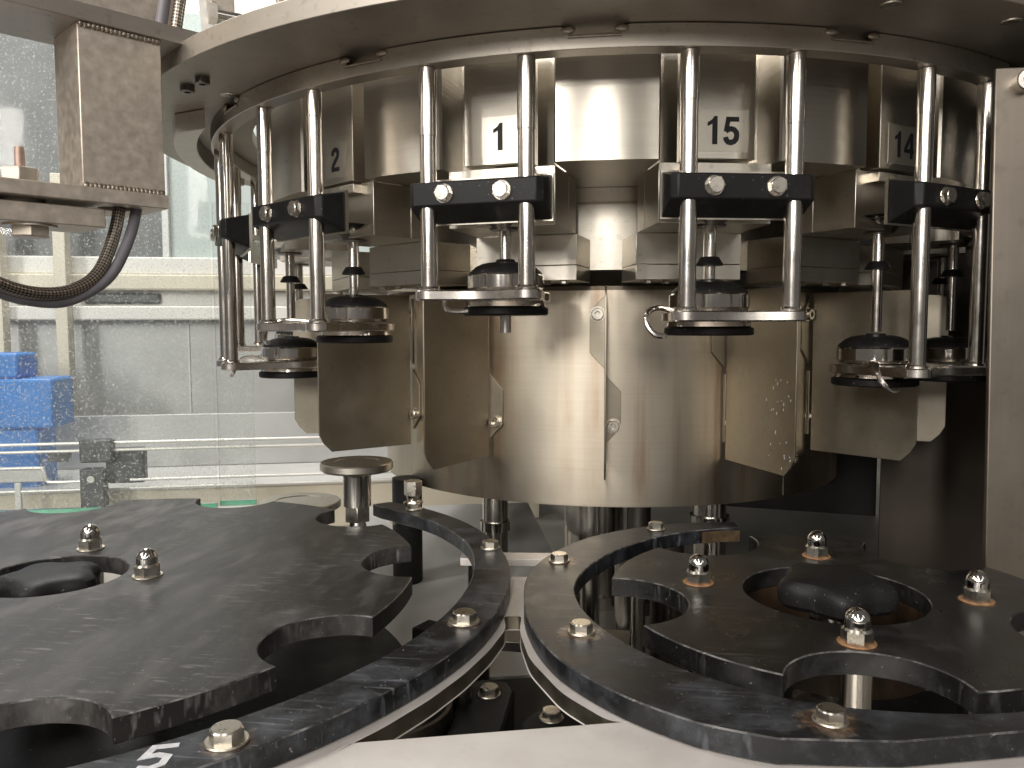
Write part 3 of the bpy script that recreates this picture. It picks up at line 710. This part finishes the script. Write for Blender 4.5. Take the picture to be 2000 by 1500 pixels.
def column(x, y, r, h, label, mat='rod'):
    t = thing('support_column', label, 'column', (x, y, -Z0))
    link('shaft', lathe([(r*1.2, 0), (r*1.2, .02), (r, .022), (r, h)], 40), mat, t)
    link('collar', lathe([(r*1.0, h-.06), (r*1.18, h-.06), (r*1.18, h-.048), (r*1.0, h-.048)], 40, False), 'chrome', t)
hd = Z0-.2153+.011
column(-.141, -.274, .0165, hd, 'slim polished column under the drum beside the big guide')
column(-.017, -.02, .047, hd, 'thick polished centre column under the drum')
column(.052, -.07, .018, hd, 'dark slim column beside the thick centre column', 'dark_steel')
column(.139, -.212, .022, hd, 'polished column under the drum behind the small guide')
column(.03, -.36, .018, ZS+Z0-.03, 'upright polished post inside the small guide', 'rod')
column(.075, -.33, .020, ZS+Z0-.03, 'dark post inside the small guide', 'dark_steel')
column(-.265, -.245, .020, hd, 'black post under the drum edge by the glass', 'underplate')
b = thing('guide_stud', 'small hex stud with cone foot on the end of the big guide', 'stud', (-.236, -.330, ZS+.0001))
link('cone', lathe([(.012, 0), (.012, .002), (.007, .004), (.009, .010)], 28), 'chrome', b); link('hex', prism(hexagon(.0115), .0102, .028), 'bolt', b, bevel=.0005)
# pale tray below the big guide
tr_ = thing('drip_tray', 'pale sheet steel drip tray below the big guide', 'tray', (-.21, -.20, -Z0))
link('tray', prism_axis([(-.30, .07), (-.30, .073), (.30, .123), (.30, .12)], -.15, .15, 'x'), 'lightgrey', tr_, rot=rot(14))
for x in (-.1, .1): link('tray_leg', box(x-.008, x+.008, .2, .216, 0, .105), 'dark_steel', tr_, rot=rot(14))
bk = thing('black_stop_block', 'black stop block with bolt between the big starwheel and its guide', 'block', (-.15, -.545, -Z0))
link('block', box(-.035, .035, -.014, .014, .12, .145), 'underplate', bk, rot=rot(-25), bevel=.002)
link('leg', cyl(.010, 0, .1198, 20), 'dark_steel', bk); hexbolt(bk, (.02, -.008, .1466), (0, 0, 0), HEXS, WASHS, 'dark_steel', .0015)

# ------------------------------------------------------------------ welded bracket with square post (beside the ring plate)
BA = radians(52)
br = thing('welded_bracket', 'welded square steel post hanging from a flat beam beside the ring plate', 'bracket', (-.428, -.542, -Z0), BA)
# local x runs along the beam away from the camera, local -y faces the camera side
zb = Z0+.114; zt = Z0+.274
link('post_face', box(-.0750, 0, 0, .005, zb+.0135, zt), 'pickled', br, bevel=.0012)
link('post_side', box(-.005, -.0002, .0052, .060, zb+.0135, zt), 'pickled', br)
link('post_side', box(-.0748, -.070, .0052, .060, zb+.0135, zt), 'pickled', br)
link('post_back', box(-.0748, 0, .0602, .065, zb+.0135, zt), 'pickled', br)
link('base_plate', plate2d([[(-.32, -.004), (.001, -.004), (.001, .09), (-.32, .09)], circle(-.035, .030, .0175, 32)], zb, zb+.0133, .0008), 'pickled', br)
link('beam', box(-.34, .045, -.006, .085, zt+.0002, zt+.0160), 'ring', br, bevel=.0008)
link('beam_web', box(-.34, .045, .060, .0655, zt+.0162, zt+.09), 'pickled', br)
for z, y in ((zb+.0145, -.0005), (zt-.001, -.0005)):
    bm = bmesh.new()
    for i in range(19):
        x = -.072+i*.0038
        b2 = bmesh.ops.create_icosphere(bm, subdivisions=2, radius=.0034)
        for v in b2['verts']: v.co = (v.co.x*.9+x+random.uniform(-.0004, .0004), v.co.y*.8+y, v.co.z*1.05+z+random.uniform(-.0005, .0005))
    me = to_mesh(bm); link('weld_bead', me, 'weld', br)
cl = link('clamp_plate', box(-.20, -.055, .004, .07, zb-.022, zb-.0045), 'pickled', br, bevel=.001)
link('spacer', cyl(.020, zb-.0043, zb-.0002, 28), 'dark_steel', br, (-.118, .03, 0))
hexbolt(br, (-.112, .028, zb-.0240), (pi, 0, .3), hex_head_mesh(.0165, .0095), lathe([(.006, 0), (.022, 0), (.0222, .0018), (.006, .0018)], 32, False), 'pickled', .0019)
n_ = link('hex_nut', prism(hexagon(.0165), 0, .014), 'pickled', br, (-.118, .028, zb+.0135), rot(12), bevel=.001)
link('stud', lathe([(.0042, 0), (.0042, .015), (.0036, .019), (0, .0193)], 16), 'copper', n_, (0, 0, .0141))
hs = link('braided_hose', tube([(-.466, -.548, .17), (-.468, -.553, .125), (-.469, -.566, .085), (-.471, -.590, .049), (-.480, -.618, .032), (-.491, -.650, .029), (-.500, -.684, .037), (-.505, -.730, .055), (-.505, -.80, .09), (-.50, -.90, .15)], .0058, 16), 'braid')
single(hs, 'braided steel hose curving out of the welded bracket', 'hose')
hs = link('grey_cable', tube([(-.455, -.532, .17), (-.458, -.540, .125), (-.459, -.556, .085), (-.465, -.582, .046), (-.482, -.614, .024), (-.496, -.645, .0225), (-.506, -.680, .031), (-.510, -.730, .049), (-.510, -.80, .084), (-.505, -.90, .145)], .0052, 14), 'cable')
single(hs, 'smooth grey cable looping beside the braided hose', 'cable')
hs = link('grey_cable', tube([(-.452, -.500, .300), (-.446, -.497, .340), (-.438, -.49, .40), (-.43, -.48, .47)], .0060, 14), 'cable')
single(hs, 'short grey cable rising above the bracket beam', 'cable')
hs = link('braided_hose', tube([(-.440, -.492, .300), (-.434, -.489, .340), (-.425, -.48, .40), (-.417, -.47, .47)], .0060, 14), 'braid')
single(hs, 'short braided hose rising above the bracket beam', 'hose')
# small roller bracket and white tag on the ring plate
rb_ = thing('roller_bracket', 'steel roller bracket bolted on top of the ring plate', 'bracket', (-.395, -.462, .2779), radians(40))
link('upright', box(-.020, .004, -.004, .004, 0, .09), 'pickled', rb_, bevel=.001)
link('upright', box(.050, .074, -.004, .004, 0, .09), 'pickled', rb_, bevel=.001)
link('axle', cyl(.006, -.02, .078, 20), 'rod', rb_, (0, -.003, .045), (0, pi/2, 0))
for x in (-.024, .024, .048): link('axle_nut', lathe([(.006, 0), (.014, 0), (.014, .008), (.006, .008)], 6, False), 'bolt', rb_, (x, -.003, .045), (0, pi/2, 0))
tg_ = link('white_tag', prism_axis([(-.010, 0), (-.009, .003), (.012, .072), (.010, .072)], -.013, .013, 'x'), 'white', loc=(-.405, -.478, .279), rot=rot(38)); single(tg_, 'white plastic tag standing on the ring plate rim', 'tag')

# ------------------------------------------------------------------ tall steel guard panel at the small starwheel
gp = thing('guard_panel', 'tall plain steel guard panel with socket screw beside the small starwheel', 'guard panel', (.353, -.52, -Z0))
bm = box_bm(0, .22, -.003, .003, 0, Z0+.226)
for v in bm.verts: v.co.x += (.2-v.co.z)*.018-.004
link('panel', to_mesh(bm), 'panel', gp, bevel=.0012)
link('socket_screw', lathe([(0, .004), (.0045, .004), (.0045, .012), (.0085, .012), (.0092, .011), (.0092, 0)], 28), 'rod', gp, (.010, -.0031, Z0+.212), (pi/2, 0, 0))

# ------------------------------------------------------------------ dark rear guards (shade side)
def slab(name, p0, p1, z0, z1, th, mat, label, cat):
    d = Vector((p1[0]-p0[0], p1[1]-p0[1], 0)); L = d.length
    o = link(name, box(0, L, 0, th, z0+Z0, z1+Z0), mat, loc=(p0[0], p0[1], 0), rot=(0, 0, atan2(d.y, d.x)), bevel=.001); tag(o, label, cat); return o
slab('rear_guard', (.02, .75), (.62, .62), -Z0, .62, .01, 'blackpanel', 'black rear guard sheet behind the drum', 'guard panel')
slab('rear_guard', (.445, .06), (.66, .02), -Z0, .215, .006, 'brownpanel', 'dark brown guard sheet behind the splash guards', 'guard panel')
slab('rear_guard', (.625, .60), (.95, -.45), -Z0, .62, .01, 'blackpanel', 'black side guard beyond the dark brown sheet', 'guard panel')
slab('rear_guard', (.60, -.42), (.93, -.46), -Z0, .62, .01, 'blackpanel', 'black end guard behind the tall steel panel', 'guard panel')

# ------------------------------------------------------------------ conveyor and machine behind the dirty glass
PX, PY, GA = -1.1886, .1593, radians(16)
def bgp(u, v): return (PX+u*cos(GA)-v*sin(GA), PY+u*sin(GA)+v*cos(GA))
def bgthing(name, label, cat, u, v, group=None):
    x, y = bgp(u, v); return thing(name, label, cat, (x, y, -Z0), GA, group)
def bgbox(name, u0, u1, v0, v1, z0, z1, mat, label=None, cat=None, parent=None, bevel=.002, group=None):
    if parent is None:
        x, y = bgp(u0, v0); o = link(name, box(0, u1-u0, 0, v1-v0, z0, z1), mat, loc=(x, y, Z0), rot=(0, 0, GA), bevel=bevel); tag(o, label, cat, group)
    else: o = link(name, box(u0, u1, v0, v1, z0+Z0, z1+Z0), mat, parent, bevel=bevel)
    return o
# glass guards
g1 = bgthing('glass_guard', 'large dusty glass guard pane behind the big starwheel', 'glass', 0, -.12)
bgbox('pane', -.30, .43, 0, .006, -.340, .62, 'glass', parent=g1, bevel=0); bgbox('green_edge', -.30, .43, -.0005, .0065, -.3495, -.3402, 'glassedge', parent=g1, bevel=0)
bgbox('sill', -.30, .50, -.012, .018, -.440, -.3500, 'lightgrey', parent=g1)
g2 = bgthing('glass_guard', 'narrow overlapping glass guard strip beside the lifting frames', 'glass', 0, -.108)
bgbox('pane', .432, .50, .008, .014, -.340, .235, 'glass', parent=g2, bevel=0); bgbox('green_edge',   .432, .50, .0075, .0145, -.3495, -.3402, 'glassedge', parent=g2, bevel=0)
# conveyor rails
def rod_bg(parent, name, u0, u1, v, z, r, mat):
    return link(name, cyl(r, u0, u1, 12), mat, parent, (0, v, z+Z0), (0, pi/2, 0))
cv = bgthing('conveyor', 'conveyor with bright guide rails behind the dusty glass', 'conveyor', 0, 0)
for z, r in ((-.234, .0032), (-.249, .0032), (-.311, .0030), (-.328, .0030)):
    rod_bg(cv, 'guide_rail', .24 if z < -.3 else .16, 1.05, 0, z, r, 'railwhite')
    if z != -.311: rod_bg(cv, 'guide_rail', -.5, .15, 0, z, r, 'railwhite')
link('bent_rail', tube([(-.5, 0, Z0-.281), (-.1, 0, Z0-.281), (.06, 0, Z0-.281), (.076, 0, Z0-.284), (.080, 0, Z0-.295), (.083, 0, Z0-.308), (.095, 0, Z0-.311), (.15, 0, Z0-.311)], .003, 10), 'railwhite', cv)
bgbox('rail_clamp', .150, .212, -.016, .012, -.272, -.226, 'darkgrey', parent=cv, bevel=.004)
bgbox('rail_clamp', .190, .265, .01, .04, -.320, -.248, 'darkgrey', parent=cv, bevel=.006)
pb = bgbox('post_block', .150, .196, -.018, .010, -.44, -.284, 'darkgrey', parent=cv, bevel=.003)
link('bolt_head', cyl(.007, 0, .004, 20), 'lightgrey', pb, (.172, -.018, Z0-.304), (pi/2, 0, 0))
bgbox('hinge_bracket', -.3, .078, .002, .012, -.310, -.284, 'grey', parent=cv)
bgbox('thin_post', .024, .036, -.004, .004, -.44, -.310, 'lightgrey', parent=cv)
bgbox('small_box', .075, .115, .03, .05, -.275, -.255, 'darkgrey', parent=cv)
bgbox('side_plate', -.6, 1.1, .06, .075, -.44, -.345, 'cream', parent=cv)
bgbox('belt_edge', -.6, 1.1, .055, .30, -.3448, -.336, 'lightgrey', parent=cv)
bgbox('back_rail_plate', -.6, 1.1, .30, .31, -.336, -.21, 'grey', parent=cv)
# blue guard
bl = bgthing('blue_bin', 'bright blue plastic container behind the dusty glass', 'container', 0, .08)
bgbox('body', -.30, .072, 0, .12, -.212, -.108, 'blue', parent=bl, bevel=.006); bgbox('neck', -.30, .004, .01, .11, -.1078, -.055, 'blue', parent=bl, bevel=.006)
bgbox('foot', -.30, .036, .01, .11, -.44, -.2122, 'blue', parent=bl, bevel=.006)
# far machine body
fm = bgthing('packing_machine', 'pale grey machine body with beams and dark upper windows behind the conveyor', 'machine', 0, .45)
bgbox('lower_panel', -1.2, 1.4, 0, .02, -.44, .015, 'grey', parent=fm)
for u in (-.62, -.02, .26): bgbox('panel_joint', u, u+.006, -.003, -.0002, -.40, .012, 'lightgrey', parent=fm)
bgbox('beam', -1.2, 1.4, -.06, .02, .0152, .050, 'white', parent=fm, bevel=.004)
bgbox('middle_panel', -1.2, 1.4, 0, .02, .0502, .090, 'lightgrey', parent=fm)
bgbox('dark_slot', .02, .20, -.012, -.0002, .056, .084, 'darkgrey', parent=fm, bevel=.006)
bgbox('beam', -1.2, 1.4, -.05, .02, .0902, .128, 'cream', parent=fm, bevel=.004)
bgbox('beam', -1.2, 1.4, -.035, .02, .1282, .172, 'white', parent=fm, bevel=.004)
bgbox('upper_panel', -1.2, .215, 0, .02, .1722, .78, 'darkgrey', parent=fm)
bgbox('upper_light_panel', .2152, 1.4, 0, .02, .1722, .78, 'palecyan', parent=fm)
bgbox('cream_post', -.16, -.13, -.10, -.0605, -.44, .30, 'cream', parent=fm)
bgbox('cream_post', -.015, .012, -.10, -.0605, -.44, .36, 'cream', parent=fm)
for u in (-.40, .21): bgbox('mullion', u, u+.018, -.016, -.0002, .1722, .78, 'grey', parent=fm)
# pale room wall closing the view above the far machine
rw = link('room_wall', box(-3.2, 1.2, 0, .1, 0, 3.0), 'white', loc=(*bgp(.4, 1.6), 0), rot=(0, 0, GA)); tag(rw, kind='structure')
